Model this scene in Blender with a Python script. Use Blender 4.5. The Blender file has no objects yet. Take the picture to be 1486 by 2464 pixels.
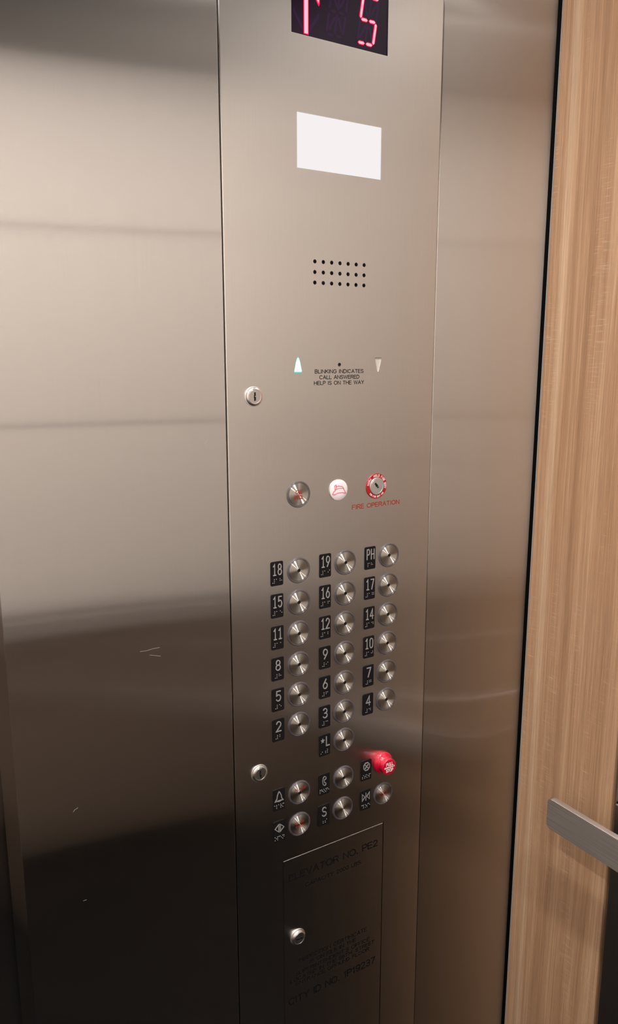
import bpy, bmesh, math, random
from mathutils import Vector, Matrix
random.seed(7)
SC = bpy.context.scene
COL = SC.collection
Z0 = 1.225                      # height of the top row of floor buttons above the cab floor

# ------------------------------------------------------------------ camera, world, exposure
cam_data = bpy.data.cameras.new('camera')
cam = bpy.data.objects.new('camera', cam_data); COL.objects.link(cam)
yaw, pitch, roll = 0.558052, -0.196991, -0.001214
fwd = Vector((math.sin(yaw)*math.cos(pitch), math.cos(yaw)*math.cos(pitch), math.sin(pitch)))
rgt = fwd.cross(Vector((0, 0, 1))).normalized(); upv = rgt.cross(fwd)
r2 = rgt*math.cos(roll) + upv*math.sin(roll); u2 = -rgt*math.sin(roll) + upv*math.cos(roll)
M = Matrix((r2, u2, -fwd)).transposed().to_4x4()
M.translation = Vector((-0.5325, -0.7680, Z0 + 0.2505))
cam.matrix_world = M
cam_data.sensor_fit = 'VERTICAL'; cam_data.sensor_height = 24.0
cam_data.lens = 24.0*1855.7/2464.0
cam_data.clip_start = 0.01
SC.camera = cam
world = bpy.data.worlds.new('world'); SC.world = world; world.use_nodes = True
world.node_tree.nodes['Background'].inputs[0].default_value = (0.01, 0.01, 0.011, 1)
vs = SC.view_settings
vs.view_transform = 'Standard'; vs.look = 'None'; vs.gamma = 1.0; vs.use_curve_mapping = False
vs.exposure = 0.0
LAMP_W = 7.75
LAMP_COL = (1.0, 0.95, 0.91)
XL, XR, YB, ZC = -1.40, 0.329, -1.30, 2.47      # cab: left wall, right wall face, back wall face, ceiling

# ------------------------------------------------------------------ materials
MATS = {}
def new_mat(name):
    m = bpy.data.materials.new(name); m.use_nodes = True
    nt = m.node_tree; nt.nodes.clear()
    out = nt.nodes.new('ShaderNodeOutputMaterial')
    MATS[name] = m
    return m, nt, out
def N(nt, kind, **kw):
    n = nt.nodes.new(kind)
    for k, v in kw.items():
        if k.startswith('i_'):
            key = k[2:]
            n.inputs[int(key) if key.isdigit() else key.replace('_', ' ')].default_value = v
        else: setattr(n, k, v)
    return n
def plain(name, col, rough=0.5, metal=0.0, spec=0.5, emit=None, estr=0.0, coat=0.0):
    m, nt, out = new_mat(name)
    b = N(nt, 'ShaderNodeBsdfPrincipled')
    b.inputs['Base Color'].default_value = (*col, 1); b.inputs['Roughness'].default_value = rough
    b.inputs['Metallic'].default_value = metal; b.inputs['Specular IOR Level'].default_value = spec
    b.inputs['Coat Weight'].default_value = coat
    if emit: b.inputs['Emission Color'].default_value = (*emit, 1); b.inputs['Emission Strength'].default_value = estr
    nz = N(nt, 'ShaderNodeTexNoise'); nz.inputs['Scale'].default_value = 900; nz.inputs['Detail'].default_value = 2
    tc = N(nt, 'ShaderNodeTexCoord'); nt.links.new(tc.outputs['Object'], nz.inputs['Vector'])
    bp = N(nt, 'ShaderNodeBump'); bp.inputs['Strength'].default_value = 0.02; bp.inputs['Distance'].default_value = 0.0002
    nt.links.new(nz.outputs['Fac'], bp.inputs['Height']); nt.links.new(bp.outputs['Normal'], b.inputs['Normal'])
    nt.links.new(b.outputs[0], out.inputs[0])
    return m
def brushed(name, col, rough, aniso, wide, streak=(900, 900, 4), amt=0.10, radial=False, wave=0.0, soft=True):
    """brushed metal: 'wide' is the world direction across the grain, along which reflections smear"""
    m, nt, out = new_mat(name)
    g = N(nt, 'ShaderNodeBsdfAnisotropic'); g.distribution = 'MULTI_GGX' if radial or not soft else 'BECKMANN'
    g.inputs['Roughness'].default_value = rough; g.inputs['Anisotropy'].default_value = -aniso
    tc = N(nt, 'ShaderNodeTexCoord')
    if radial:
        nt.links.new(tc.outputs['Object'], g.inputs['Tangent'])
        sep = N(nt, 'ShaderNodeVectorMath', operation='LENGTH'); nt.links.new(tc.outputs['Object'], sep.inputs[0])
        cx = N(nt, 'ShaderNodeCombineXYZ'); nt.links.new(sep.outputs['Value'], cx.inputs[0]); src = cx.outputs[0]
    else:
        t = N(nt, 'ShaderNodeCombineXYZ')
        for i in range(3): t.inputs[i].default_value = wide[i]
        nt.links.new(t.outputs[0], g.inputs['Tangent']); src = N(nt, 'ShaderNodeNewGeometry').outputs['Position']
    mp = N(nt, 'ShaderNodeMapping'); mp.inputs['Scale'].default_value = streak
    nt.links.new(src, mp.inputs['Vector'])
    nz = N(nt, 'ShaderNodeTexNoise'); nz.inputs['Scale'].default_value = 1.0; nz.inputs['Detail'].default_value = 3
    nt.links.new(mp.outputs[0], nz.inputs['Vector'])
    mr = N(nt, 'ShaderNodeMapRange'); mr.inputs[1].default_value = 0.25; mr.inputs[2].default_value = 0.75
    mr.inputs[3].default_value = 1-amt; mr.inputs[4].default_value = 1+amt*0.4
    nt.links.new(nz.outputs['Fac'], mr.inputs[0])
    mx = N(nt, 'ShaderNodeVectorMath', operation='SCALE'); mx.inputs[0].default_value = col
    nt.links.new(mr.outputs[0], mx.inputs['Scale']); nt.links.new(mx.outputs[0], g.inputs['Color'])
    if wave:        # oil-canning of thin sheet
        wz = N(nt, 'ShaderNodeTexNoise'); wz.inputs['Scale'].default_value = 2.2; wz.inputs['Detail'].default_value = 0
        gp = N(nt, 'ShaderNodeNewGeometry'); nt.links.new(gp.outputs['Position'], wz.inputs['Vector'])
        bp = N(nt, 'ShaderNodeBump'); bp.inputs['Strength'].default_value = 1.0; bp.inputs['Distance'].default_value = wave
        nt.links.new(wz.outputs['Fac'], bp.inputs['Height']); nt.links.new(bp.outputs[0], g.inputs['Normal'])
    nt.links.new(g.outputs[0], out.inputs[0])
    return m
def emitter(name, col, strength):
    m, nt, out = new_mat(name)
    e = N(nt, 'ShaderNodeEmission'); e.inputs[0].default_value = (*col, 1); e.inputs[1].default_value = strength
    nt.links.new(e.outputs[0], out.inputs[0]); return m
def wood_mat(name):
    """rough-sawn brown laminate, grain vertical, pale sapwood bands and fine saw marks across the grain"""
    m, nt, out = new_mat(name); L = nt.links.new
    b = N(nt, 'ShaderNodeBsdfPrincipled'); b.inputs['Roughness'].default_value = 0.55; b.inputs['Specular IOR Level'].default_value = 0.3
    pos = N(nt, 'ShaderNodeNewGeometry').outputs['Position']
    # slow wander of the grain
    wd = N(nt, 'ShaderNodeTexNoise'); wd.inputs['Scale'].default_value = 1.0; wd.inputs['Detail'].default_value = 1
    wm = N(nt, 'ShaderNodeMapping'); wm.inputs['Scale'].default_value = (6, 9, 1.7); L(pos, wm.inputs['Vector']); L(wm.outputs[0], wd.inputs['Vector'])
    sub = N(nt, 'ShaderNodeVectorMath', operation='MULTIPLY_ADD'); sub.inputs[1].default_value = (0.012, 0.012, 0.0)
    L(wd.outputs['Color'], sub.inputs[0]); L(pos, sub.inputs[2])
    def grain(sc, det, rough=0.6):
        mp = N(nt, 'ShaderNodeMapping'); mp.inputs['Scale'].default_value = sc; L(sub.outputs[0], mp.inputs['Vector'])
        n = N(nt, 'ShaderNodeTexNoise'); n.inputs['Scale'].default_value = 1; n.inputs['Detail'].default_value = det; n.inputs['Roughness'].default_value = rough
        L(mp.outputs[0], n.inputs['Vector']); return n.outputs['Fac']
    broad = grain((40, 46, 0.5), 4, 0.65); fine = grain((420, 520, 3.5), 5, 0.75); hair = grain((1500, 1900, 30), 2)
    cr = N(nt, 'ShaderNodeValToRGB'); e = cr.color_ramp
    e.elements[0].position = 0.22; e.elements[0].color = (0.272, 0.148, 0.078, 1)
    e.elements[1].position = 0.82; e.elements[1].color = (0.540, 0.355, 0.218, 1)
    k = e.elements.new(0.5); k.color = (0.380, 0.223, 0.127, 1)
    L(broad, cr.inputs[0])
    def mr(src, a, b_, lo=0.3, hi=0.7):
        q = N(nt, 'ShaderNodeMapRange'); q.inputs[1].default_value = lo; q.inputs[2].default_value = hi; q.inputs[3].default_value = a; q.inputs[4].default_value = b_; L(src, q.inputs[0]); return q.outputs[0]
    def scale(c, f):
        q = N(nt, 'ShaderNodeVectorMath', operation='SCALE'); L(c, q.inputs[0]); L(f, q.inputs['Scale']); return q.outputs[0]
    # pale sapwood band near the door-side edge
    sy = N(nt, 'ShaderNodeSeparateXYZ'); L(sub.outputs[0], sy.inputs[0])
    bd = N(nt, 'ShaderNodeMath', operation='ADD'); L(sy.outputs['Y'], bd.inputs[0]); bd.inputs[1].default_value = 0.026
    ab = N(nt, 'ShaderNodeMath', operation='ABSOLUTE'); L(bd.outputs[0], ab.inputs[0])
    sap = N(nt, 'ShaderNodeMix', data_type='RGBA'); L(mr(ab.outputs[0], 0.5, 0.0, 0.002, 0.009), sap.inputs[0]); L(cr.outputs[0], sap.inputs[6]); sap.inputs[7].default_value = (0.60, 0.43, 0.29, 1)
    c = scale(sap.outputs[2], mr(fine, 0.74, 1.24)); c = scale(c, mr(hair, 0.86, 1.08))
    # saw marks
    sm = N(nt, 'ShaderNodeMapping'); sm.inputs['Scale'].default_value = (45, 45, 900); L(pos, sm.inputs['Vector'])
    sn = N(nt, 'ShaderNodeTexNoise'); sn.inputs['Scale'].default_value = 1; sn.inputs['Detail'].default_value = 1; L(sm.outputs[0], sn.inputs['Vector'])
    mm = N(nt, 'ShaderNodeMapping'); mm.inputs['Scale'].default_value = (28, 32, 3.0); L(pos, mm.inputs['Vector'])
    mn = N(nt, 'ShaderNodeTexNoise'); mn.inputs['Scale'].default_value = 1; mn.inputs['Detail'].default_value = 2; L(mm.outputs[0], mn.inputs['Vector'])
    mask = N(nt, 'ShaderNodeMath', operation='MULTIPLY'); L(mr(sn.outputs['Fac'], 0, 1, 0.60, 0.72), mask.inputs[0]); L(mr(mn.outputs['Fac'], 0, 0.6, 0.50, 0.64), mask.inputs[1])
    mix = N(nt, 'ShaderNodeMix', data_type='RGBA'); L(mask.outputs[0], mix.inputs[0]); L(c, mix.inputs[6]); mix.inputs[7].default_value = (0.52, 0.38, 0.26, 1)
    L(mix.outputs[2], b.inputs['Base Color'])
    bp = N(nt, 'ShaderNodeBump'); bp.inputs['Strength'].default_value = 0.35; bp.inputs['Distance'].default_value = 0.0006
    L(fine, bp.inputs['Height']); L(bp.outputs[0], b.inputs['Normal'])
    L(b.outputs[0], out.inputs[0]); return m
def speckle(name, c0, c1, rough, scale=120):
    m, nt, out = new_mat(name); L = nt.links.new
    b = N(nt, 'ShaderNodeBsdfPrincipled'); b.inputs['Roughness'].default_value = rough
    n = N(nt, 'ShaderNodeTexNoise'); n.inputs['Scale'].default_value = scale; n.inputs['Detail'].default_value = 4
    L(N(nt, 'ShaderNodeNewGeometry').outputs['Position'], n.inputs['Vector'])
    cr = N(nt, 'ShaderNodeValToRGB'); cr.color_ramp.elements[0].position = 0.35; cr.color_ramp.elements[1].position = 0.7
    cr.color_ramp.elements[0].color = (*c0, 1); cr.color_ramp.elements[1].color = (*c1, 1)
    b.inputs['Specular IOR Level'].default_value = 0.12
    L(n.outputs['Fac'], cr.inputs[0]); L(cr.outputs[0], b.inputs['Base Color']); L(b.outputs[0], out.inputs[0]); return m

STEEL = (0.76, 0.735, 0.715)
brushed('steel_return', STEEL, 0.200, 0.90, (1, 0.2, 0), (1500, 1500, 6), 0.04, soft=False, wave=0.0012)
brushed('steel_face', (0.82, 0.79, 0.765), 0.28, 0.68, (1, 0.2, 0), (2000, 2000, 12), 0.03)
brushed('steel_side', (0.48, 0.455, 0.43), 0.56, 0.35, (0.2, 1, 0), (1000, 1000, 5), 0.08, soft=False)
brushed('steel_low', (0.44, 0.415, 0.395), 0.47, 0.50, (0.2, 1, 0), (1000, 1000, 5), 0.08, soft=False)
brushed('steel_rail', (0.62, 0.58, 0.55), 0.42, 0.55, (1, 0, 1), (300, 6, 1500), 0.35, soft=False)
brushed('steel_rail_cross', (0.62, 0.58, 0.55), 0.42, 0.55, (0, 1, 1), (6, 300, 1500), 0.35, soft=False)
brushed('steel_spun', (0.80, 0.755, 0.70), 0.36, 0.76, None, (4000, 1, 1), 0.25, radial=True)
brushed('steel_canopy', (0.22, 0.21, 0.205), 0.45, 0.5, (0.2, 1, 0.2), (5, 900, 900), 0.08)
plain('chrome', (0.92, 0.90, 0.89), 0.26, 1.0)
plain('satin_chrome', (0.86, 0.84, 0.83), 0.42, 1.0)
plain('edge_metal', (0.75, 0.73, 0.70), 0.3, 1.0)
plain('black', (0.006, 0.006, 0.006), 0.7, spec=0.2)
plain('slot_black', (0.004, 0.004, 0.004), 0.5, spec=0.3)
plain('plate_black', (0.009, 0.008, 0.009), 0.5, spec=0.15)
plain('numeral_grey', (0.54, 0.52, 0.51), 0.42, 0.65)
plain('braille_grey', (0.22, 0.21, 0.205), 0.6, spec=0.3)
plain('ink_black', (0.008, 0.007, 0.007), 0.9, spec=0.03)
plain('ink_red', (0.27, 0.030, 0.020), 0.7, spec=0.1)
plain('ink_pink', (0.75, 0.16, 0.20), 0.4)
def clear_ring(name):
    m, nt, out = new_mat(name)
    b = N(nt, 'ShaderNodeBsdfPrincipled'); b.inputs['Base Color'].default_value = (0.11, 0.10, 0.11, 1); b.inputs['Roughness'].default_value = 0.2; b.inputs['Specular IOR Level'].default_value = 0.6
    t = N(nt, 'ShaderNodeBsdfTransparent'); t.inputs[0].default_value = (0.86, 0.84, 0.87, 1)
    fr = N(nt, 'ShaderNodeLayerWeight'); fr.inputs[0].default_value = 0.35
    mr = N(nt, 'ShaderNodeMapRange'); mr.inputs[3].default_value = 0.38; mr.inputs[4].default_value = 0.95; nt.links.new(fr.outputs['Facing'], mr.inputs[0])
    mx = N(nt, 'ShaderNodeMixShader'); nt.links.new(mr.outputs[0], mx.inputs[0]); nt.links.new(t.outputs[0], mx.inputs[1]); nt.links.new(b.outputs[0], mx.inputs[2])
    nt.links.new(mx.outputs[0], out.inputs[0])
clear_ring('halo_ring')
plain('red_plastic', (0.50, 0.003, 0.030), 0.22, spec=0.6, coat=0.4)
plain('red_ring', (0.34, 0.012, 0.014), 0.35)
plain('white_ink', (0.85, 0.83, 0.83), 0.4)
plain('jewel_white', (0.70, 0.62, 0.64), 0.25, emit=(1, 0.86, 0.9), estr=0.10)
plain('arrow_unlit', (0.50, 0.46, 0.42), 0.3)
plain('display_glass', (0.009, 0.004, 0.011), 0.10, spec=0.22)
plain('segment_unlit', (0.016, 0.005, 0.024), 0.10, spec=0.22)
plain('beige_panel', (0.80, 0.75, 0.70), 0.40, spec=0.5)
plain('dark_panel', (0.17, 0.132, 0.105), 0.40, spec=0.4)
plain('frieze_dark', (0.055, 0.05, 0.047), 0.4, spec=0.3)
plain('scratch_metal', (0.30, 0.28, 0.26), 0.6)
plain('white_trim', (0.75, 0.73, 0.70), 0.4)
plain('pale_edge', (0.34, 0.32, 0.31), 0.5)
emitter('segment_red', (1.0, 0.010, 0.075), 1.25)
emitter('segment_core', (1.0, 0.36, 0.44), 1.5)
emitter('arrow_edge', (0.10, 0.75, 0.60), 1.0)
emitter('arrow_core', (0.82, 1.0, 0.96), 1.3)
emitter('lamp_white', (1.0, 0.955, 0.95), 0.92)
emitter('added_bar_glow', LAMP_COL, 1.7)  # glow of the added canopy bars, not a known lamp
emitter('lens_glow', LAMP_COL, 12.0)
wood_mat('wood')
speckle('floor_stone', (0.003, 0.0027, 0.0024), (0.006, 0.0055, 0.005), 0.75)

# ------------------------------------------------------------------ helpers
def link(name, me, mat, parent=None, loc=None):
    o = bpy.data.objects.new(name, me); COL.objects.link(o)
    if mat is not None and not me.materials: me.materials.append(MATS[mat])
    if parent is not None: o.parent = parent
    if loc is not None: o.location = loc
    return o
def mesh(name, verts, faces, smooth=None):
    me = bpy.data.meshes.new(name); me.from_pydata([tuple(v) for v in verts], [], faces); me.update()
    bm = bmesh.new(); bm.from_mesh(me); bmesh.ops.recalc_face_normals(bm, faces=bm.faces); bm.to_mesh(me); bm.free()
    if smooth is not None:
        for pl in me.polygons: pl.use_smooth = True
        me.set_sharp_from_angle(angle=math.radians(smooth))
    return me
def box_mesh(name, a, b, bevel=0.0, seg=1):
    bm = bmesh.new()
    vs_ = [bm.verts.new((x, y, z)) for x in (a[0], b[0]) for y in (a[1], b[1]) for z in (a[2], b[2])]
    for f in ((0, 1, 3, 2), (4, 6, 7, 5), (0, 4, 5, 1), (2, 3, 7, 6), (0, 2, 6, 4), (1, 5, 7, 3)): bm.faces.new([vs_[i] for i in f])
    bmesh.ops.recalc_face_normals(bm, faces=bm.faces)
    if bevel: bmesh.ops.bevel(bm, geom=bm.edges[:], offset=bevel, segments=seg, affect='EDGES', profile=0.5)
    me = bpy.data.meshes.new(name); bm.to_mesh(me); bm.free()
    return me
def box(name, a, b, mat, parent=None, bevel=0.0, seg=1): return link(name, box_mesh(name, a, b, bevel, seg), mat, parent)
def boxes(name, lst, mat, parent=None):
    V, F = [], []
    for a, b in lst:
        k = len(V); V += [(x, y, z) for x in (a[0], b[0]) for y in (a[1], b[1]) for z in (a[2], b[2])]
        F += [tuple(i+k for i in f) for f in ((0, 1, 3, 2), (4, 6, 7, 5), (0, 4, 5, 1), (2, 3, 7, 6), (0, 2, 6, 4), (1, 5, 7, 3))]
    return link(name, mesh(name, V, F), mat, parent)
def lathe_data(prof, n=48, y0=0.0):
    """profile of (radius, outwards) turned about the panel normal; outwards is -y"""
    V, F = [], []; rings = []
    for r, h in prof:
        if r < 1e-7: rings.append([len(V)]); V.append((0, y0-h, 0))
        else:
            rings.append(list(range(len(V), len(V)+n)))
            V += [(r*math.cos(2*math.pi*i/n), y0-h, r*math.sin(2*math.pi*i/n)) for i in range(n)]
    for A, B in zip(rings, rings[1:]):
        for i in range(n):
            j = (i+1) % n
            if len(A) == 1 and len(B) == 1: continue
            if len(A) == 1: F.append((A[0], B[i], B[j]))
            elif len(B) == 1: F.append((A[i], B[0], A[j]))
            else: F.append((A[i], B[i], B[j], A[j]))
    return V, F
def lathe(name, prof, n=48, smooth=30): V, F = lathe_data(prof, n); return mesh(name, V, F, smooth)
def prism_data(pts, y_out, y_in):
    """outline in (x, z), extruded along y"""
    n = len(pts); V = [(x, y_out, z) for x, z in pts] + [(x, y_in, z) for x, z in pts]
    F = [tuple(range(n)), tuple(range(2*n-1, n-1, -1))] + [(i, i+n, (i+1) % n+n, (i+1) % n) for i in range(n)]
    return V, F
def prism(name, pts, y_out, y_in): V, F = prism_data(pts, y_out, y_in); return mesh(name, V, F)
def join_data(parts):
    V, F = [], []
    for v, f in parts:
        k = len(V); V += v; F += [tuple(i+k for i in q) for q in f]
    return V, F
def rrect(w, h, r, n=5):
    P = []
    for cx, cz, a0 in ((w/2-r, h/2-r, 0), (-w/2+r, h/2-r, 90), (-w/2+r, -h/2+r, 180), (w/2-r, -h/2+r, 270)):
        for i in range(n+1):
            a = math.radians(a0+90*i/n); P.append((cx+r*math.cos(a), cz+r*math.sin(a)))
    return P
def ribbon_data(pts, w, y_out, y_in, closed=False):
    """a flat stroke of width w along a polyline in (x, z), with mitred joints"""
    n = len(pts); Lp, Rp = [], []
    for i in range(n):
        p = Vector(pts[i])
        a = Vector(pts[(i-1) % n]) if (i > 0 or closed) else None
        b = Vector(pts[(i+1) % n]) if (i < n-1 or closed) else None
        d1 = (p-a).normalized() if a is not None else None
        d2 = (b-p).normalized() if b is not None else None
        if d1 is None: d1 = d2
        if d2 is None: d2 = d1
        n1 = Vector((-d1.y, d1.x)); n2 = Vector((-d2.y, d2.x)); m = n1+n2
        if m.length < 1e-6: m = n1.copy()
        m.normalize(); k = min(1.0/max(m.dot(n1), 0.35), 2.2)*w/2
        ext = Vector((0, 0))
        if not closed and i == 0: ext = -d2*w*0.35
        if not closed and i == n-1: ext = d1*w*0.35
        Lp.append(p+m*k+ext); Rp.append(p-m*k+ext)
    V, F = [], []
    for l, r in zip(Lp, Rp): V += [(l.x, y_out, l.y), (r.x, y_out, r.y), (l.x, y_in, l.y), (r.x, y_in, r.y)]
    rng = range(n if closed else n-1)
    for i in rng:
        a = 4*i; b = 4*((i+1) % n)
        F += [(a, a+1, b+1, b), (a+2, b+2, b+3, a+3), (a, b, b+2, a+2), (a+1, a+3, b+3, b+1)]
    if not closed: F += [(0, 2, 3, 1), (4*n-4, 4*n-3, 4*n-1, 4*n-2)]
    return V, F
def arc(cx, cz, rx, rz, a0, a1, n=10): return [(cx+rx*math.cos(math.radians(a0+(a1-a0)*i/n)), cz+rz*math.sin(math.radians(a0+(a1-a0)*i/n))) for i in range(n+1)]
# engraver's sans capitals as strokes: (half width, strokes) in a cell of height -1..1
def _o(hw): return arc(0, 0, hw, 1, 0, 345, 24)
LET = {
 'A': (.72, [([(-.72, -1), (0, 1), (.72, -1)], 0), ([(-.45, -.3), (.45, -.3)], 0)]),
 'B': (.62, [([(-.62, -1), (-.62, 1), (.1, 1)]+arc(.1, .52, .44, .48, 90, -90, 8)+[(-.55, .04)], 0), ([(-.55, .04), (.12, .04)]+arc(.12, -.48, .50, .52, 90, -90, 8)+[(-.62, -1)], 0)]),
 'C': (.72, [(arc(0, 0, .74, 1, 38, 322, 18), 0)]),
 'D': (.66, [([(-.66, -1), (-.66, 1), (-.1, 1)]+arc(-.1, 0, .76, 1, 90, -90, 12)+[(-.66, -1)], 0)]),
 'E': (.56, [([(.56, 1), (-.56, 1), (-.56, -1), (.58, -1)], 0), ([(-.5, .05), (.48, .05)], 0)]),
 'F': (.54, [([(.56, 1), (-.54, 1), (-.54, -1)], 0), ([(-.5, .05), (.42, .05)], 0)]),
 'G': (.76, [(arc(0, 0, .76, 1, 40, 325, 18)+[(.72, -.1)], 0), ([(.1, -.06), (.76, -.06)], 0)]),
 'H': (.66, [([(-.66, -1), (-.66, 1)], 0), ([(.66, -1), (.66, 1)], 0), ([(-.6, .04), (.6, .04)], 0)]),
 'I': (.08, [([(0, -1), (0, 1)], 0)]),
 'K': (.64, [([(-.60, -1), (-.60, 1)], 0), ([(.60, 1), (-.55, -.15)], 0), ([(-.18, .2), (.66, -1)], 0)]),
 'L': (.50, [([(-.50, 1), (-.50, -1), (.56, -1)], 0)]),
 'M': (.78, [([(-.78, -1), (-.78, 1), (0, -.9), (.78, 1), (.78, -1)], 0)]),
 'N': (.66, [([(-.66, -1), (-.66, 1), (.66, -1), (.66, 1)], 0)]),
 'O': (.80, [(_o(.80), 1)]),
 'P': (.58, [([(-.58, -1), (-.58, 1), (.1, 1)]+arc(.1, .46, .52, .54, 90, -90, 10)+[(-.5, -.08)], 0)]),
 'R': (.62, [([(-.62, -1), (-.62, 1), (.1, 1)]+arc(.1, .50, .50, .50, 90, -90, 10)+[(-.55, 0)], 0), ([(.12, 0), (.62, -1)], 0)]),
 'S': (.60, [(arc(0, .50, .56, .50, 20, 265, 14)+arc(0, -.50, .62, .50, 85, -160, 14), 0)]),
 'T': (.62, [([(-.62, 1), (.62, 1)], 0), ([(0, 1), (0, -1)], 0)]),
 'U': (.64, [([(-.64, 1), (-.64, -.35)]+arc(0, -.38, .64, .62, 180, 360, 12)+[(.64, 1)], 0)]),
 'V': (.68, [([(-.68, 1), (0, -1), (.68, 1)], 0)]),
 'W': (.98, [([(-.98, 1), (-.5, -1), (0, .9), (.5, -1), (.98, 1)], 0)]),
 'Y': (.66, [([(-.66, 1), (0, -.05), (.66, 1)], 0), ([(0, -.02), (0, -1)], 0)]),
 '0': (.54, [(_o(.54), 1)]),
 '1': (.30, [([(-.32, .55), (.12, 1), (.12, -1)], 0)]),
 '2': (.56, [(arc(0, .44, .54, .56, 165, -35, 12)+[(-.56, -1), (.58, -1)], 0)]),
 '3': (.56, [(arc(0, .50, .50, .50, 155, -90, 12)+[(-.2, 0.0)], 0), (arc(0, -.49, .56, .51, 88, -155, 12), 0)]),
 '5': (.56, [([(.50, 1), (-.44, 1), (-.52, .08)]+arc(0, -.36, .56, .64, 135, -150, 14), 0)]),
 '6': (.56, [(arc(.02, .0, .56, 1, 55, 180, 10), 0), (arc(0, -.40, .56, .60, 0, 345, 20), 1)]),
 '7': (.54, [([(-.54, 1), (.56, 1), (-.16, -1)], 0)]),
 '9': (.56, [(arc(-.02, .0, .56, 1, 235, 360, 10), 0), (arc(0, .40, .56, .60, 0, 345, 20), 1)]),
 '.': (.08, [([(0, -1), (0, -.86)], 0)]), "'": (.08, [([(0, 1), (0, .6)], 0)]), ' ': (.32, []),
}
def text_mesh(name, body, x0, x1, z0, z1, thick=0.00012, track=0.42, y0=0.0, weight=0.30):
    """lettering fitted into the rectangle x0..x1, z0..z1 on the panel plane, standing proud of y0"""
    xs, x = [], 0.0
    for ch in body: xs.append(x+LET[ch][0]); x += 2*LET[ch][0]+track
    tot = x-track; sx = (x1-x0-weight*(z1-z0)/2)/max(tot, 0.3) if tot > 0.3 else 0.0; sz = (z1-z0)/2*(1-weight/2); cz = (z0+z1)/2; w = weight*(z1-z0)/2
    if tot <= 0.3: sx, xs = sz, [0.0]; x0 = (x0+x1)/2; xo = x0
    else: xo = x0+w/2
    parts = []
    for ch, cx in zip(body, xs):
        for i, (P, cl) in enumerate(LET[ch][1]):
            parts.append(ribbon_data([(xo+(cx+a)*sx, cz+b*sz) for a, b in P], w, y0-thick-0.00002*i, y0+0.00005, bool(cl)))
    V, F = join_data(parts)
    return mesh(name, V, F)
def tag(o, label=None, cat=None, group=None, kind=None):
    if label: o['label'] = label
    if cat: o['category'] = cat
    if group: o['group'] = group
    if kind: o['kind'] = kind
    return o
def empty(name, loc=(0, 0, 0), parent=None):
    o = bpy.data.objects.new(name, None); COL.objects.link(o); o.location = loc; o.empty_display_size = 0.05
    if parent is not None: o.parent = parent
    return o

# ------------------------------------------------------------------ the cab shell
G = 0.003
tag(box('floor', (XL-0.03, YB-0.03, -0.04), (XR+0.03, 0.16, 0.0), 'floor_stone'), 'black speckled stone cab floor', 'floor', kind='structure')
tag(box('ceiling', (XL-0.03, YB-0.03, ZC), (XR+0.03, 0.16, ZC+0.03), 'black'), 'dark ceiling above the metal canopy', 'ceiling', kind='structure')

# front wall: dark carcass, steel return panels either side of the control panel, jamb, transom over the door
XJ = -0.4065
wf = boxes('wall_front', [((-0.400, 0.012, 0), (XR+0.03, 0.09, ZC)), ((XL-0.03, 0.012, 2.15), (-0.400, 0.09, ZC)), ((XL-0.03, 0.012, 0), (-1.326, 0.09, ZC))], 'black')
tag(wf, 'brushed steel front return wall beside the lift door', 'wall', kind='structure')
box('return_panel', (XJ, 0.0, 0.10), (-0.1600, 0.010, 2.36), 'steel_return', wf, 0.0008, 2)
box('return_panel', (0.1354, 0.0, 0.10), (XR-0.0005, 0.010, 2.36), 'steel_return', wf, 0.0006, 1)
box('door_jamb', (XJ, 0.0105, 0.0), (XJ+0.005, 0.09, 2.15), 'steel_return', wf)
box('transom_panel', (XL+0.01, 0.0, 2.15), (XJ-0.001, 0.010, 2.36), 'steel_return', wf, 0.0008)
box('return_panel', (XL+0.01, 0.0, 0.10), (-1.3195, 0.010, 2.148), 'steel_return', wf, 0.0008)
box('door_jamb', (-1.3245, 0.0105, 0.0), (-1.3195, 0.09, 2.15), 'steel_return', wf)
dr = box('door_1', (XJ-0.46, 0.098, 0.005), (XJ+0.03, 0.125, 2.17), 'steel_return', None, 0.001)
tag(dr, 'brushed steel sliding lift door leaf beside the return panel', 'door', kind='structure')
dr = box('door_2', (-1.345, 0.098, 0.005), (XJ-0.463, 0.125, 2.17), 'steel_return', None, 0.001)
tag(dr, 'brushed steel sliding lift door leaf far from the control panel', 'door', kind='structure')
tag(box('baseboard_front', (XJ+0.001, 0.003, 0.0), (XR, 0.011, 0.098), 'black'), 'black skirting under the front return panels', 'baseboard', kind='structure')

for P in ([(-0.2691, -0.0616), (-0.2621, -0.0621), (-0.2544, -0.0613), (-0.2467, -0.0615)], [(-0.2585, -0.0677), (-0.2462, -0.0717)], [(-0.3512, -0.2262), (-0.3493, -0.2239), (-0.347, -0.2237), (-0.3461, -0.2225)],
          [(-0.1883, 0.1605), (-0.1864, 0.1576), (-0.1835, 0.1552)], [(-0.1868, 0.1586), (-0.1822, 0.1646)], [(-0.3469, -0.336), (-0.3432, -0.336)]):
    V, F = ribbon_data([(x, Z0+z) for x, z in P], 0.00035, -0.00004, 0.0002)
    link('scratch', mesh('scratch', V, F), 'scratch_metal', wf)

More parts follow.
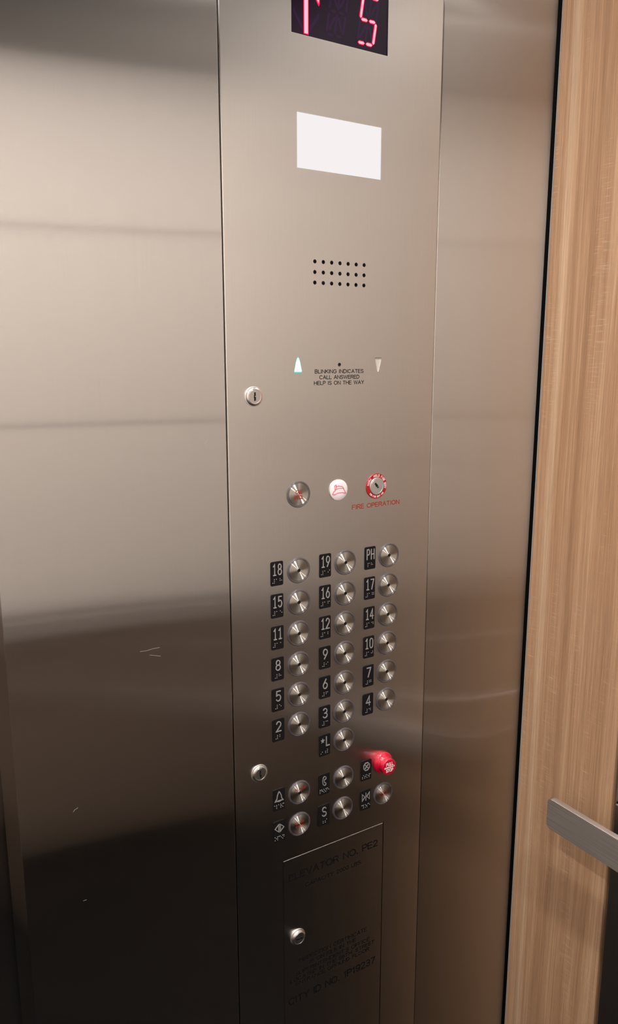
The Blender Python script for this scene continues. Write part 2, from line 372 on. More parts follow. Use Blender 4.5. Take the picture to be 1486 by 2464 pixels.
JOINTS = [0.10, 0.8785, 1.30, 1.80, 2.19, 2.365]
def side_panels(parent, fix, side, strips, mats=None):
    """panels on a side wall: fix = face x, side = +1 when the wall lies at +x; strips = (y_near_door, y_far, kind)"""
    for ya, yb, kind in strips:
        x0, x1 = (fix, fix+0.016) if side > 0 else (fix-0.016, fix)
        if kind == 'wood':
            wp = box('wood_panel', (x0, yb, 0.10), (x1, ya, 2.36), 'wood', parent, 0.0007, 1)
            box('edge_band', (x0-0.0002*side, ya+0.0001, 0.10), (x1, ya+0.0011, 2.36), 'pale_edge', wp)
        else:
            for za, zb in zip(JOINTS, JOINTS[1:]):
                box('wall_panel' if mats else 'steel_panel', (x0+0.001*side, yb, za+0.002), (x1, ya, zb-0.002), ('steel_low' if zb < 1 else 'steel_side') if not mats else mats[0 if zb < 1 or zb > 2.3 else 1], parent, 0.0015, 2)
wr = box('wall_right', (XR+0.012, YB-0.03, 0), (XR+0.03, 0.012, ZC), 'black')
tag(wr, 'side wall with a vertical wood panel and dark metal panels', 'wall', kind='structure')
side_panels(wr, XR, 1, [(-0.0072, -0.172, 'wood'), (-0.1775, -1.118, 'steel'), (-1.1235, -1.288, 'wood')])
wl = box('wall_left', (XL-0.03, YB-0.03, 0), (XL-0.012, 0.012, ZC), 'black')
tag(wl, 'side wall across the cab with wood and pale panels', 'wall', kind='structure')
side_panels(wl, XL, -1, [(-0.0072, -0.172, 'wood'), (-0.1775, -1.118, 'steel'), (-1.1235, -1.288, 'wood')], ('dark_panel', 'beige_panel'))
wb = box('wall_back', (XL-0.03, YB-0.03, 0), (XR+0.03, YB-0.012, ZC), 'black')
tag(wb, 'back wall of pale panels above dark lower panels', 'wall', kind='structure')
nb = 3; w = (XR-XL-0.016)/nb
BACK = [0.10, 0.80, 1.30, 1.80, 2.19, 2.365]
for i in range(nb):
    for za, zb in zip(BACK, BACK[1:]):
        box('wall_panel', (XL+0.008+i*w+0.002, YB-0.016, za+0.003), (XL+0.008+(i+1)*w-0.002, YB, zb-0.003), 'dark_panel' if zb < 1 else 'frieze_dark' if zb > 2.3 else 'beige_panel', wb, 0.0015, 2)
tag(box('baseboard_right', (XR+0.004, YB, 0), (XR+0.012, 0.0, 0.098), 'black'), 'black skirting along the wood panelled side wall', 'baseboard', kind='structure')
tag(box('baseboard_left', (XL-0.012, YB, 0), (XL-0.004, 0.0, 0.098), 'black'), 'black skirting along the side wall across the cab', 'baseboard', kind='structure')
tag(box('baseboard_back', (XL, YB-0.012, 0), (XR, YB-0.004, 0.098), 'black'), 'black skirting along the back wall', 'baseboard', kind='structure')

# canopy: suspended steel ceiling panel with a pale metal rim
cp = box('ceiling_canopy', (XL+0.06, YB+0.06, 2.375), (XR-0.06, -0.06, 2.395), 'steel_canopy', None, 0.004, 2)
tag(cp, 'suspended brushed metal ceiling canopy with four round downlights', 'canopy', kind='structure')
for a, b in (((XL+0.05, YB+0.05, 2.340), (XR-0.05, YB+0.059, 2.400)), ((XL+0.05, -0.059, 2.340), (XR-0.05, -0.05, 2.400)),
             ((XL+0.05, YB+0.0595, 2.340), (XL+0.059, -0.0595, 2.400)), ((XR-0.059, YB+0.0595, 2.340), (XR-0.05, -0.0595, 2.400))):
    box('rim', a, b, 'white_trim', cp, 0.002, 2)

for y in (-0.83, -0.90): box('added_glow_bar', (XL+0.062, y-0.0035, 2.3735), (XR-0.062, y+0.0035, 2.3755), 'added_bar_glow', cp)  # added glowing bars, no known lamps, for bright lines reflected in the steel
box('added_glow_bar', (XL+0.07, YB+0.0595, 2.343), (XR-0.07, YB+0.0625, 2.353), 'added_bar_glow', cp)  # another added glowing bar, for the reflected line at the back rim
# ceiling downlights
def downlight(x, y, label):
    t = empty('ceiling_downlight', (x, y, 2.375)); tag(t, label, 'light', 'downlights in the canopy')
    prof = [(0.034, -0.004), (0.036, 0.004), (0.047, 0.004), (0.049, 0.0005), (0.049, -0.002), (0.034, -0.004)]
    V, F = lathe_data(prof, 40); V = [(a, c, b) for a, b, c in V]
    tr = link('trim', mesh('trim', V, F, 40), 'white_trim', t); 
    V, F = lathe_data([(0.034, 0.0), (0, 0.0)], 32); V = [(a, c, 0.0015) for a, b, c in V]
    link('lens', mesh('lens', V, F), 'lens_glow', t)
    ld = bpy.data.lights.new('downlight', 'AREA'); ld.shape = 'DISK'; ld.size = 0.066; ld.energy = LAMP_W; ld.color = LAMP_COL; ld.spread = math.radians(138)
    lo = bpy.data.objects.new('lamp', ld); COL.objects.link(lo); lo.parent = t; lo.location = (0, 0, -0.006)
downlight(-0.14, -0.42, 'round recessed downlight above the control panel and wood wall')
downlight(-0.93, -0.42, 'round recessed downlight above the lift door')
downlight(-0.14, -0.92, 'round recessed downlight at the back near the wood panelled wall')
downlight(-0.93, -0.92, 'round recessed downlight at the back far from the control panel')

# ------------------------------------------------------------------ handrails
def handrail(name, label, kind):
    t = empty(name); tag(t, label, 'handrail', 'flat steel handrails')
    zt, zb = Z0-0.3605, Z0-0.4065
    if kind == 'right':
        a, b = (0.2795, -1.20, zb), (0.2885, -0.1045, zt); brs = [(y, ) for y in (-0.30, -0.65, -1.0)]
    elif kind == 'left': a, b = (-1.3595, -1.20, zb), (-1.3505, -0.1045, zt); brs = [(y, ) for y in (-0.30, -0.65, -1.0)]
    else: a, b = (-1.29, -1.2665, zb-0.06), (0.22, -1.2505, zt-0.06); brs = [(x, ) for x in (-1.0, -0.535, -0.07)]
    me = box_mesh('bar', a, b)
    bm = bmesh.new(); bm.from_mesh(me); ax = 1 if kind != 'back' else 0; tx = 1-ax
    ed = [e for e in bm.edges if abs(e.verts[0].co[ax]-e.verts[1].co[ax]) < 1e-5 and abs(e.verts[0].co.z-e.verts[1].co.z) < 1e-5]
    bmesh.ops.bevel(bm, geom=ed, offset=0.0065, segments=5, affect='EDGES', profile=0.5)
    bm.normal_update()
    sharp = [e for e in bm.edges if len(e.link_faces) == 2 and e.calc_face_angle() > 0.9]
    bmesh.ops.bevel(bm, geom=sharp, offset=0.0006, segments=1, affect='EDGES')
    bm.to_mesh(me); bm.free()
    link('bar', me, 'steel_rail' if kind != 'back' else 'steel_rail_cross', t)
    for (q,) in brs:
        V, F = lathe_data([(0.0, 0.0), (0.007, 0.0), (0.007, 0.032), (0.016, 0.033), (0.016, 0.0385), (0, 0.0385)], 24)
        if kind == 'right': V = [(0.289-b_, q+a_, Z0-0.3835+c_) for a_, b_, c_ in V]
        elif kind == 'left': V = [(-1.360+b_, q+a_, Z0-0.3835+c_) for a_, b_, c_ in V]
        else: V = [(q+a_, -1.260+b_, Z0-0.4435+c_) for a_, b_, c_ in V]
        link('bracket', mesh('bracket', V, F, 30), 'satin_chrome', t)
handrail('handrail', 'flat brushed steel handrail on the wood panelled wall', 'right')
handrail('handrail', 'flat brushed steel handrail on the wall across the cab', 'left')
handrail('handrail', 'flat brushed steel handrail along the back wall', 'back')

# ------------------------------------------------------------------ the control panel
CP = empty('control_panel', (0, 0, Z0))
tag(CP, 'tall brushed steel lift control panel with round buttons and red display', 'control panel')
def part(name, me, mat, label=None, parent=None, loc=None):
    o = link(name, me, mat, parent or CP, loc)
    if label: o['label'] = label
    return o
COLS = (-0.0683, 0.0, 0.0683)
# faceplate with real openings
plate = box_mesh('faceplate', (-0.1587, 0.0, -1.115), (0.1348, 0.004, 1.12))
bm = bmesh.new(); bm.from_mesh(plate)
bmesh.ops.bevel(bm, geom=[e for e in bm.edges if abs(e.verts[0].co.y) < 1e-6 and abs(e.verts[1].co.y) < 1e-6], offset=0.0011, segments=2, affect='EDGES', profile=0.5)
bm.to_mesh(plate); bm.free()
DISP = (-0.0742, 0.0530, 0.5866, 0.6500); LITE = (-0.0679, 0.0461, 0.4542, 0.5107); CAB = (-0.0935, 0.0690, -0.82, -0.3835)
HOLES = [(-0.0449+i*0.01143, z) for z in (0.3576, 0.3461, 0.3346) for i in range(7)]
UP = [(-0.0732, 0.2347), (-0.0726, 0.2340), (-0.0626, 0.2340), (-0.0620, 0.2347), (-0.0648, 0.2470), (-0.0663, 0.2511), (-0.0676, 0.2523), (-0.0689, 0.2511), (-0.0704, 0.2470)]
DN = [(0.0420, 0.2511), (0.0414, 0.2504), (0.0449, 0.2365), (0.0459, 0.2344), (0.0467, 0.2338), (0.0475, 0.2344), (0.0485, 0.2365), (0.0520, 0.2504), (0.0514, 0.2511)]
def rect(r): return [(r[0], r[2]), (r[1], r[2]), (r[1], r[3]), (r[0], r[3])]
cut = [prism_data(rect(DISP), -0.01, 0.02), prism_data(rect(LITE), -0.01, 0.02), prism_data(rect(CAB), -0.01, 0.02), prism_data(UP, -0.01, 0.02), prism_data(DN, -0.01, 0.02),
       prism_data(arc(-0.0105, 0.2428, 0.0022, 0.0022, 0, 337.5, 15), -0.01, 0.02)]
cut += [prism_data(arc(x, z, 0.00225, 0.00225, 0, 337.5, 15), -0.01, 0.02) for x, z in HOLES]
V, F = join_data(cut); cme = mesh('cutter', V, F)
po = link('faceplate', plate, 'steel_face'); co = link('cutter', cme, None)
md = po.modifiers.new('openings', 'BOOLEAN'); md.operation = 'DIFFERENCE'; md.solver = 'EXACT'; md.object = co
dg = bpy.context.evaluated_depsgraph_get(); fin = bpy.data.meshes.new_from_object(po.evaluated_get(dg))
bpy.data.objects.remove(po); bpy.data.objects.remove(co); fin.name = 'faceplate'
if not fin.materials: fin.materials.append(MATS['steel_face'])
part('faceplate', fin, None, 'brushed steel faceplate')

# floor display
dw = part('display', box_mesh('display', (DISP[0]-0.003, 0.0016, DISP[2]-0.003), (DISP[1]+0.003, 0.0095, DISP[3]+0.003)), 'display_glass', 'black glass floor display showing a red up arrow and 5')
dw2 = part('bezel', box_mesh('bezel', (DISP[0], 0.0002, DISP[2]-0.0001), (DISP[1], 0.0016, DISP[2]+0.0006)), 'edge_metal', 'thin bright lower edge', dw)
def segment(parent, a, b, w=0.0042, name='segment', lit=True):
    """one hexagonal LED segment from a to b"""
    a = Vector(a); b = Vector(b); d = (b-a).normalized(); n = Vector((-d.y, d.x))
    def hexa(g, ww): 
        p0 = a-d*g; p1 = b+d*g; h = ww/2
        return [p0, p0+d*h+n*h, p1-d*h+n*h, p1, p1-d*h-n*h, p0+d*h-n*h]
    if lit:
        o = link(name, prism('segment', [tuple(p) for p in hexa(0.0004, w)], 0.0012, 0.0018), 'segment_red', parent)
        core.append(prism_data([tuple(p) for p in hexa(-0.0002, w-0.0016)], 0.0011, 0.0013))
    else:
        off.append(prism_data([tuple(p) for p in hexa(0, w*0.7)], 0.00150, 0.0018))
core, off = [], []
def SL(x, z): return (0.0262+x*0.0107+(z-0.618)*0.165, z)   # slanted digit grid of the right-hand character
zb, zm, zt = 0.5945, 0.6183, 0.6421; g = 0.0009
for A, B in (((-1, zb), (0, zb)), ((0, zb), (1, zb)), ((1, zb), (1, zm)), ((-1, zm), (0, zm)), ((0, zm), (1, zm)), ((-1, zm), (-1, zt)), ((-1, zt), (0, zt)), ((0, zt), (1, zt))):
    a = Vector(SL(*A)); b = Vector(SL(*B)); d = (b-a).normalized()*g; segment(dw, a+d, b-d)
# arrow
xa = -0.0552
o = link('segment', prism('segment', [(xa-0.0031, 0.5888), (xa+0.0031, 0.5888), (xa+0.0031, 0.646), (xa-0.0031, 0.646)], 0.0012, 0.0018), 'segment_red', dw)
core.append(prism_data([(xa-0.0023, 0.5896), (xa+0.0023, 0.5896), (xa+0.0023, 0.6455), (xa-0.0023, 0.6455)], 0.0011, 0.0013))
for s in (-1, 1):
    q = [(xa+s*0.0036, 0.6475), (xa+s*0.0036, 0.6375), (xa+s*0.0160, 0.6190), (xa+s*0.0172, 0.6215), (xa+s*0.0172, 0.6275)]
    link('segment', prism('segment', q, 0.0012, 0.0018), 'segment_red', dw)
    q = [(xa+s*0.0045, 0.6455), (xa+s*0.0045, 0.6390), (xa+s*0.0158, 0.6215), (xa+s*0.0163, 0.6245)]
    core.append(prism_data(q, 0.0011, 0.0013))
for V, F in core: link('segment_core', mesh('segment_core', V, F), 'segment_core', dw)
# unlit starburst segments of the middle character and behind the lit ones
for cx_, full in ((-0.0150, True), (0.0262, False)):
    def S2(x, z): return (cx_+x*0.0107+(z-0.618)*0.165, z)
    L_ = [((0, zb), (0, zm)), ((0, zm), (0, zt)), ((-0.85, zb+.003), (-.12, zm-.003)), ((0.85, zb+.003), (.12, zm-.003)), ((-0.85, zt-.003), (-.12, zm+.003)), ((0.85, zt-.003), (.12, zm+.003)), ((-1, zb), (-1, zm)), ((1, zm), (1, zt))]
    if full: L_ += [((-1, zb), (0, zb)), ((0, zb), (1, zb)), ((1, zb), (1, zm)), ((-1, zm), (0, zm)), ((0, zm), (1, zm)), ((-1, zm), (-1, zt))]
    for A, B in L_:
        a = Vector(S2(*A)); b = Vector(S2(*B)); d = (b-a).normalized()*0.0016; segment(dw, a+d, b-d, lit=False)
for s in (-1, 1): off.append(prism_data([(xa+s*0.004, 0.590), (xa+s*0.004, 0.597), (xa+s*0.016, 0.613), (xa+s*0.016, 0.607)], 0.0015, 0.0018))
V, F = join_data(off); link('unlit_segments', mesh('unlit_segments', V, F), 'segment_unlit', dw)

# emergency light window, travel arrows, pilot lamp, speaker
part('light_window', box_mesh('light_window', (LITE[0]-0.003, 0.0012, LITE[2]-0.003), (LITE[1]+0.003, 0.008, LITE[3]+0.003)), 'lamp_white', 'glowing white rectangular light window')
def shrink(P, k): 
    mx = sum(p[0] for p in P)/len(P); mz = sum(p[1] for p in P)/len(P)
    return [(mx+(x-mx)*k, mz+(z-mz)*k) for x, z in P]
ua = part('up_arrow', prism('up_arrow', shrink(UP, 0.998), 0.0001, 0.006), 'arrow_edge', 'lit pale green up arrow')
link('arrow_core', prism('arrow_core', shrink(UP, 0.88), -0.0002, 0.0004), 'arrow_core', ua)
part('down_arrow', prism('down_arrow', shrink(DN, 0.998), 0.0012, 0.006), 'arrow_unlit', 'unlit grey down arrow')
part('pilot_lamp', lathe('pilot_lamp', [(0.0022, -0.006), (0.0022, -0.0012), (0.0014, -0.0006), (0, -0.0004)], 16), 'satin_chrome', 'tiny unlit pilot lamp', loc=(-0.0105, 0, 0.2428)).data.materials[0] = MATS['slot_black']
part('speaker', box_mesh('speaker', (-0.052, 0.0042, 0.328), (0.031, 0.012, 0.365)), 'black', 'black speaker behind three rows of drilled holes')

# service cabinet door
cab = prism('cabinet_door', rect((CAB[0]+0.0007, CAB[1]-0.0007, CAB[2]+0.0007, CAB[3]-0.0011)), -0.0002, 0.004)
bm = bmesh.new(); bm.from_mesh(cab)
bmesh.ops.bevel(bm, geom=[e for e in bm.edges if e.verts[0].co.y < 0.001 and e.verts[1].co.y < 0.001], offset=0.0008, segments=2, affect='EDGES'); bm.to_mesh(cab); bm.free()
cab = part('cabinet_door', cab, 'steel_face', 'flush steel service cabinet door with black engraved lettering')
part('cabinet_box', box_mesh('cabinet_box', (CAB[0]-0.002, 0.0045, CAB[2]-0.002), (CAB[1]+0.002, 0.0095, CAB[3]+0.002)), 'black')
for body, x0, x1, z0, h in (('ELEVATOR NO. PE2', -0.0850, 0.0588, -0.4170, 0.0105), ('CAPACITY 2000 LBS.', -0.0595, 0.0322, -0.4345, 0.0060),
        ('INSPECTION CERTIFICATE', -0.0707, 0.0424, -0.5455, 0.0064), ('IS ON FILE IN THE', -0.0532, 0.0239, -0.5545, 0.0062), ("SUPERINTENDENT'S OFFICE", -0.0750, 0.0475, -0.5638, 0.0062),
        ('LOCATED IN THE 56TH. STREET', -0.0835, 0.0560, -0.5718, 0.0060), ('ENTRANCE GROUND FLOOR', -0.0747, 0.0470, -0.5797, 0.0060), ('CITY ID NO. 1P19237', -0.0865, 0.0578, -0.6050, 0.0112)):
    link('lettering', text_mesh('lettering', body, x0, x1, z0, z0+h, y0=-0.0002), 'ink_black', cab)

# printed lettering on the faceplate
for body, x0, x1, z0, h, mat, lab in (('BLINKING INDICATES', -0.0450, 0.0246, 0.2328, 0.0047, 'ink_black', 'black engraved notice'), ('CALL ANSWERED', -0.0386, 0.0186, 0.2261, 0.0047, 'ink_black', 'black engraved notice'),
        ('HELP IS ON THE WAY', -0.0461, 0.0256, 0.2195, 0.0047, 'ink_black', 'black engraved notice'), ('FIRE OPERATION', 0.0097, 0.0842, 0.0659, 0.0060, 'ink_red', 'red FIRE OPERATION lettering')):
    part('lettering', text_mesh('lettering', body, x0, x1, z0, z0+h), mat, lab)

# key locks
lock_prof = [(0.0101, 0.0), (0.0101, 0.0016), (0.0096, 0.0024), (0.0084, 0.0030), (0.0078, 0.0030), (0.0076, 0.0026), (0.0073, 0.0029), (0, 0.0030)]
lock_me = lathe('key_lock', lock_prof, 48, 25)
collar_me = lathe('collar', [(0.0111, 0.0), (0.0111, 0.0007), (0.0103, 0.0009), (0.0101, 0.0003)], 48, 25)
KEY = [(-0.0009, 0.0047), (0.0010, 0.0047), (0.0010, 0.0016), (0.0014, 0.0012), (0.0008, 0.0004), (0.0012, -0.0004), (0.0012, -0.0016), (0.0009, -0.0047), (-0.0010, -0.0047), (-0.0010, -0.0018), (-0.0016, -0.0008), (-0.0010, 0.0002), (-0.0014, 0.0012), (-0.0009, 0.0018)]
def keylock(x, z, ang, label, thick=1.0):
    o = part('key_lock', lock_me, 'chrome', label, loc=(x, 0, z)); o.scale = (1, thick, 1)
    ca, sa = math.cos(math.radians(ang)), math.sin(math.radians(ang))
    P = [(a*ca-b*sa, a*sa+b*ca) for a, b in KEY]
    link('keyhole', prism('keyhole', P, -0.00312, -0.0026), 'slot_black', o)
    pin = [(a*0.35*ca-b*0.16*sa+0.0004, a*0.35*sa+b*0.16*ca+0.0002) for a, b in KEY]
    link('key_pin', prism('key_pin', pin, -0.00325, -0.0029), 'chrome', o)
    link('collar', collar_me, 'satin_chrome', o)
keylock(-0.1254, 0.2087, 0, 'round chrome key lock left of the travel arrows')
keylock(-0.1255, -0.2498, 4, 'round chrome key lock left of the lobby button')
keylock(-0.0717, -0.5040, 86, 'round chrome key lock on the service cabinet door', 1.5)

# push buttons: clear ring, spun steel cap, centre dot
cap_me = lathe('push_button', [(0.0134, -0.001), (0.0134, 0.0010), (0.0131, 0.0014), (0.0126, 0.0015), (0, 0.0015)], 64, 20)
ring_me = lathe('button_ring', [(0.0160, 0.0), (0.0160, 0.0009), (0.0157, 0.0015), (0.0151, 0.0020), (0.0143, 0.0020), (0.0138, 0.0014), (0.0136, 0.0002)], 64, 50)
dot_me = lathe('button_lamp', [(0.0021, 0.0011), (0.0021, 0.00165), (0.0, 0.00165)], 20, 30)
def button(x, z, label, dot=True, lines=()):
    o = part('push_button', cap_me, 'steel_spun', label, loc=(x, 0, z))
    link('button_ring', ring_me, 'halo_ring', o)
    if dot: link('button_lamp', dot_me, 'black', o)
    for body, x0, x1, z0, h in lines:
        link('lettering', text_mesh('lettering', body, x0, x1, z0, z0+h, y0=-0.00150, thick=0.0001), 'ink_red', o)
    return o

# tactile plates: stroke numerals and symbols in a cell of width 1 (half-width), height -1..1
W = 1.0
GL = {
 '0': [(arc(0, 0.45, .8, .55, 0, 180)+arc(0, -0.45, .8, .55, 180, 360), True)],
 '1': [([(-.62, .62), (0.0, 1), (0.0, -1)], False), ([(-.62, -1), (.62, -1)], False)],
 '2': [(arc(0, .42, .78, .58, 165, -35, 12)+[(-.8, -1), (.85, -1)], False)],
 '3': [(arc(0, .50, .72, .50, 155, -90, 12)+[(-.25, 0.0)], False), (arc(0, -.49, .80, .51, 88, -155, 12), False)],
 '4': [([(.4, -1), (.4, 1), (-.85, -.42)], False), ([(-.85, -.42), (.85, -.42)], False)],
 '5': [([(.72, 1), (-.62, 1), (-.70, .12)]+arc(0, -.36, .80, .64, 130, -150, 14), False)],
 '6': [([(.35, 1), (-.66, -.06)], False), (arc(0, -.38, .78, .62, 0, 345, 20), True)],
 '7': [([(-.75, 1), (.78, 1), (-.25, -1)], False)],
 '8': [(arc(0, .51, .66, .49, 0, 345, 20), True), (arc(0, -.47, .78, .53, 0, 345, 20), True)],
 '9': [([(-.35, -1), (.66, .06)], False), (arc(0, .38, .78, .62, 0, 345, 20), True)],
 'P': [([(-.7, -1), (-.7, 1)], False), ([(-.6, 1), (.1, 1)]+arc(.1, .47, .65, .53, 90, -90, 10)+[(-.6, -.06)], False)],
 'H': [([(-.75, -1), (-.75, 1)], False), ([(.75, -1), (.75, 1)], False), ([(-.75, 0), (.75, 0)], False)],
 'L': [([(-.6, 1), (-.6, -1), (.8, -1)], False)],
 'S': [(arc(0, .50, .74, .50, 25, 260, 14)+arc(0, -.49, .78, .51, 80, -155, 14), False)],
}
BR = {'#': (3, 4, 5, 6), '1': (1,), '2': (1, 2), '3': (1, 4), '4': (1, 4, 5), '5': (1, 5), '6': (1, 2, 4), '7': (1, 2, 4, 5), '8': (1, 2, 5), '9': (2, 4), '0': (2, 4, 5),
      'a': (1,), 'c': (1, 4), 'd': (1, 4, 5), 'e': (1, 5), 'h': (1, 2, 5), 'l': (1, 2, 3), 'm': (1, 3, 4), 'n': (1, 3, 4, 5), 'o': (1, 3, 5), 'p': (1, 2, 3, 4), 'r': (1, 2, 3, 5), 's': (2, 3, 4), 't': (2, 3, 4, 5), '~': (5, 6), '*': (3, 5)}
plate_me = prism('floor_plate', rrect(0.0171, 0.0296, 0.0019), -0.0010, 0.0)
bm = bmesh.new(); bm.from_mesh(plate_me)
bmesh.ops.bevel(bm, geom=[e for e in bm.edges if e.verts[0].co.y < -0.0009 and e.verts[1].co.y < -0.0009], offset=0.0004, segments=2, affect='EDGES'); bm.to_mesh(plate_me); bm.free()
def strokes(lst, cx, cz, hw, hh, w): return [ribbon_data([(cx+x*hw, cz+z*hh) for x, z in P], w, -0.0017-0.00004*i, -0.0009, cl) for i, (P, cl) in enumerate(lst)]
def tactile(x, z, glyphs, braille, label, icon=None):
    o = part('tactile_plate', plate_me, 'plate_black', label, loc=(x, 0, z))
    if icon: parts = [ribbon_data(P, wd, -0.0017-0.00004*i, -0.0009, cl) for i, (P, cl, wd) in enumerate(icon)]
    elif len(glyphs) == 1: parts = strokes(GL[glyphs], 0, 0.0050, 0.0038, 0.0063, 0.00130)
    else: parts = strokes(GL[glyphs[0]], -0.0035, 0.0050, 0.0027, 0.0065, 0.00120)+strokes(GL[glyphs[1]], 0.0034, 0.0050, 0.0029, 0.0065, 0.00120)
    V, F = join_data(parts); link('numeral' if not icon else 'symbol', mesh('numeral', V, F), 'numeral_grey', o)
    n = len(braille); pt = min(0.0054, 0.0148/n); sx = min(0.0021, pt*0.5); sz = 0.0021; dots = []
    for i, ch in enumerate(braille):
        bx = (i-(n-1)/2)*pt
        for d in BR[ch]:
            px = bx+(-sx/2 if d <= 3 else sx/2); pz = -0.0088+(1-((d-1) % 3))*sz
            v, f = lathe_data([(0.00062, 0.0009), (0.00055, 0.0014), (0.0003, 0.0017), (0, 0.0018)], 8); dots.append(([(a+px, b, c+pz) for a, b, c in v], f))
    V, F = join_data(dots); tag(link('braille_dots', mesh('braille_dots', V, F, 60), 'braille_grey', o), kind='stuff')
    return o
ROWS = [('18', '19', 'PH'), ('15', '16', '17'), ('11', '12', '14'), ('8', '9', '10'), ('5', '6', '7'), ('2', '3', '4')]
for r, row in enumerate(ROWS):
    for c, nm in enumerate(row):
        z = -0.04*r
        button(COLS[c], z, 'round spun steel button beside the %s plate' % nm)
        tactile(COLS[c]-0.0300, z+0.0003, nm, 'ph' if nm == 'PH' else '#'+nm, 'black tactile plate reading %s' % nm)
# lobby, alarm, phone, stop, doors, S
star = []
for i in range(10):
    a = math.radians(90+36*i); rr = 0.0031 if i % 2 == 0 else 0.0013
    star.append((-0.0036+rr*math.cos(a), 0.0068+rr*math.sin(a)*1.15))
button(0.0, -0.24, 'round spun steel button beside the star L plate')
lp = tactile(-0.0300, -0.2392, 'L', '*~l', 'black tactile plate reading star L', icon=[([(0.0020, 0.0112), (0.0020, -0.0010), (0.0066, -0.0010)], False, 0.0014)])
link('star', prism('star', star, -0.0018, -0.0009), 'numeral_grey', lp)
button(COLS[0], -0.2942, 'round steel alarm button beside the bell plate', lines=[('ALARM', -0.0078, 0.0088, 0.0040, 0.0034)])
k = 0.0008
bell = [([(-.0056, -.0012), (-.0034, .0020), (-.0028, .0060), (-.0012, .0098), (0, .0112), (.0012, .0098), (.0028, .0060), (.0034, .0020), (.0056, -.0012)], True, 0.0012), ([(-.0014, -.0018), (.0014, -.0018)], False, 0.0014)]
tactile(COLS[0]-0.0302, -0.2943, '', 'alarm', 'black tactile plate with a bell symbol', icon=bell)
button(COLS[0], -0.3389, 'round steel door open button', lines=[('DOOR', -0.0066, 0.0066, 0.0012, 0.0032), ('OPEN', -0.0062, 0.0062, -0.0040, 0.0032)], dot=False)
opn = [([(-.0014, .0098), (-.0014, .0), (-.0064, .0049)], True, 0.0010), ([(.0014, .0098), (.0014, .0), (.0064, .0049)], True, 0.0010), ([(0, .0104), (0, -.0006)], False, 0.0009)]
tactile(COLS[0]-0.0302, -0.3386, '', 'open', 'black tactile plate with outward door arrows', icon=opn)
button(0.0, -0.2942, 'round steel phone button beside the receiver plate')
phone = [([(.0022, .0100), (.0026, .0076), (.0012, .0068), (.0002, .0072), (-.0004, .0050), (.0002, .0024), (.0014, .0024), (.0026, .0010), (.0018, -.0012), (-.0002, -.0014), (-.0022, .0008), (-.0028, .0050), (-.0020, .0096), (0, .0114)], True, 0.0009)]
tactile(-0.0307, -0.2945, '', 'phone', 'black tactile plate with a telephone receiver symbol', icon=phone)
button(-0.0008, -0.3391, 'round steel button beside the S plate', dot=False)
tactile(-0.0308, -0.3388, 'S', '~s', 'black tactile plate reading S')
button(COLS[2]-0.0018, -0.3391, 'round steel door close button', dot=False, lines=[('DOOR', -0.0062, 0.0062, 0.0010, 0.0030), ('CLOSE', -0.0068, 0.0068, -0.0038, 0.0030)])
cls = [([(-.0060, .0100), (-.0060, 0), (-.0016, .0050)], True, 0.0010), ([(.0060, .0100), (.0060, 0), (.0016, .0050)], True, 0.0010), ([(0, .0104), (0, -.0004)], False, 0.0010)]
tactile(COLS[2]-0.0318, -0.3389, '', 'close', 'black tactile plate with inward door arrows', icon=cls)
octo = [([(0.0052*math.cos(math.radians(22.5+45*i)), 0.0056+0.0058*math.sin(math.radians(22.5+45*i))) for i in range(8)], True, 0.0012), ([(-.0024, .0030), (.0024, .0082)], False, 0.0013), ([(-.0024, .0082), (.0024, .0030)], False, 0.0013)]
tactile(COLS[2]-0.0312, -0.2950, '', 'stop', 'black tactile plate with a crossed octagon symbol', icon=octo)

# red stop knob
sk = part('stop_knob', lathe('stop_knob', [(0.0158, 0.0), (0.0159, 0.0014), (0.0155, 0.0024), (0.0144, 0.0034), (0.0126, 0.0046), (0.0118, 0.0062), (0.0115, 0.0085), (0.0117, 0.0115), (0.0120, 0.0140), (0.0120, 0.0152), (0.0117, 0.0158), (0.0110, 0.0160), (0, 0.0161)], 64, 35), 'red_plastic', 'red mushroom knob lettered PULL EMERGENCY STOP', loc=(0.0656, 0, -0.2925))
for body, x0, x1, z0, h in (('PULL', -0.0062, 0.0066, 0.0022, 0.0052), ('EMERGENCY', -0.0090, 0.0092, -0.0014, 0.0026), ('STOP', -0.0062, 0.0066, -0.0074, 0.0050)):
    link('lettering', text_mesh('lettering', body, x0, x1, z0, z0+h, y0=-0.0160, thick=0.0002, weight=0.32), 'white_ink', sk)

sk.scale = (0.94, 0.92, 0.94)
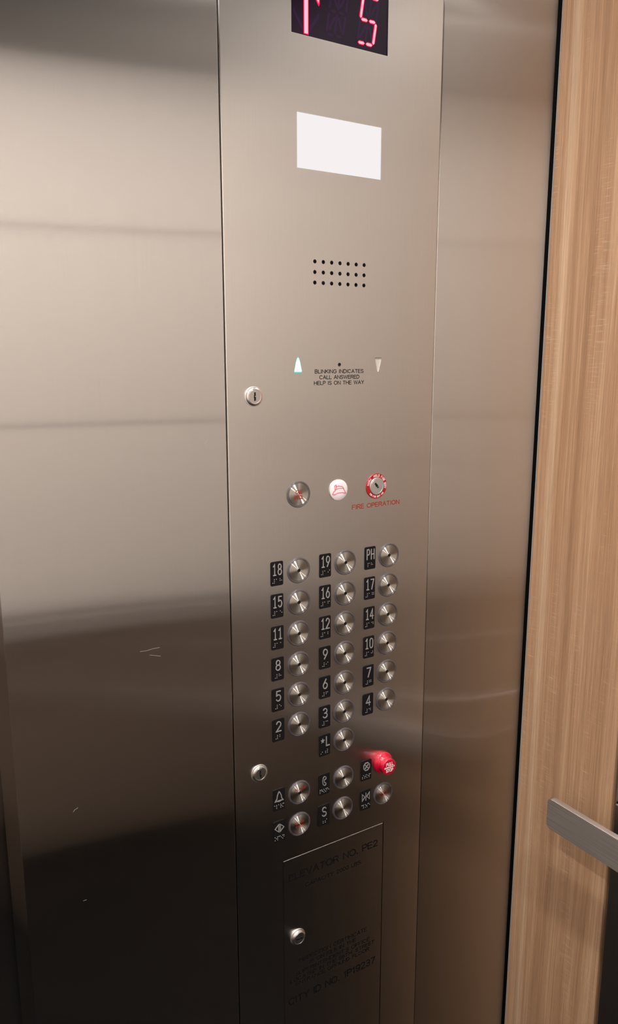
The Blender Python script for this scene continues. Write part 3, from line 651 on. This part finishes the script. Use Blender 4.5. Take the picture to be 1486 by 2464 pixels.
# call cancel, fire hat jewel, fire key switch
button(-0.0680, 0.0928, 'round steel button lettered CALL CANCEL in red', dot=False, lines=[('CALL', -0.0046, 0.0048, 0.0004, 0.0050), ('CANCEL', -0.0064, 0.0064, -0.0058, 0.0050)])
hj = part('fire_hat_light', lathe('fire_hat_light', [(0.0128, 0.0), (0.0128, 0.0012), (0.0120, 0.0018), (0.0060, 0.0022), (0, 0.0023)], 48, 40), 'jewel_white', 'white round indicator with a pink fire helmet outline', loc=(-0.0109, 0, 0.0927))
link('bezel', lathe('bezel', [(0.0133, 0.0), (0.0133, 0.0009), (0.0127, 0.0010)], 48, 40), 'satin_chrome', hj)
hat = [([(-.0100, -.0040), (-.0084, -.0010), (-.0062, .0002), (-.0050, .0052), (-.0010, .0056), (.0040, .0044), (.0056, .0030), (.0068, .0000), (.0098, -.0044), (.0050, -.0030), (-.0020, -.0030), (-.0070, -.0046)], True, 0.0005),
       ([(-.0058, .0014), (-.0010, .0026), (.0050, .0024), (.0066, .0006)], False, 0.0004), ([(-.0074, .0058), (-.0064, .0004)], False, 0.0004), ([(-.0050, .0072), (-.0040, .0016)], False, 0.0004), ([(-.0074, .0058), (-.0050, .0072)], False, 0.0004)]
V, F = join_data([ribbon_data(P, wd, -0.0026, -0.0018, cl) for P, cl, wd in hat]); link('helmet_outline', mesh('helmet_outline', V, F), 'ink_pink', hj)
fk = part('fire_key_switch', lathe('fire_key_switch', [(0.0160, 0.0), (0.0160, 0.0008), (0.0156, 0.0012), (0.0110, 0.0012), (0.0108, 0.0008)], 64, 30), 'red_ring', 'red ringed fire service key switch', loc=(0.0465, 0, 0.0926))
link('key_cylinder', lathe('key_cylinder', [(0.0109, 0.0004), (0.0109, 0.0016), (0.0105, 0.0020), (0.0094, 0.0020), (0.0092, 0.0017), (0.0090, 0.0020), (0, 0.0021)], 48, 25), 'satin_chrome', fk)
ca, sa = math.cos(math.radians(42)), math.sin(math.radians(42))
link('keyhole', prism('keyhole', [(a*ca-b*sa-0.0006, a*sa+b*ca+0.0010) for a, b in [(p*1.25, q*0.85) for p, q in KEY]], -0.0023, -0.0018), 'slot_black', fk)
link('key_pin', prism('key_pin', [(0.0004, -0.0004), (0.0016, 0.0004), (0.0022, -0.0002), (0.0010, -0.0012)], -0.0024, -0.0020), 'chrome', fk)
def ring_text(body, a_mid, R, h, wch, flip=False):
    me_all = []; n = len(body)
    for i, ch in enumerate(body):
        if ch == ' ': continue
        ang = a_mid+(-(i-(n-1)/2) if not flip else (i-(n-1)/2))*math.degrees(wch*1.12/R)
        narrow = 0.35 if ch == 'I' else 0.9
        m_ = text_mesh('lettering', ch, -wch*narrow/2, wch*narrow/2, -h/2, h/2, thick=0.0001, y0=-0.0012, weight=0.26)
        th = math.radians(ang-90) if not flip else math.radians(ang+90)
        v = [((p.co.x*math.cos(th)-p.co.z*math.sin(th))+R*math.cos(math.radians(ang)), p.co.y, (p.co.x*math.sin(th)+p.co.z*math.cos(th))+R*math.sin(math.radians(ang))) for p in m_.vertices]
        me_all.append((v, [tuple(f.vertices) for f in m_.polygons])); bpy.data.meshes.remove(m_)
    V, F = join_data(me_all); link('lettering', mesh('lettering', V, F), 'white_ink', fk)
ring_text('NORM', 153, 0.0134, 0.0032, 0.0022); ring_text('HOLD', 92, 0.0134, 0.0032, 0.0022); ring_text('FIRE SERV', 22, 0.0134, 0.0032, 0.0018)
ring_text('FOR FIRE DEPT USE', 270, 0.0135, 0.0024, 0.00125, flip=True)
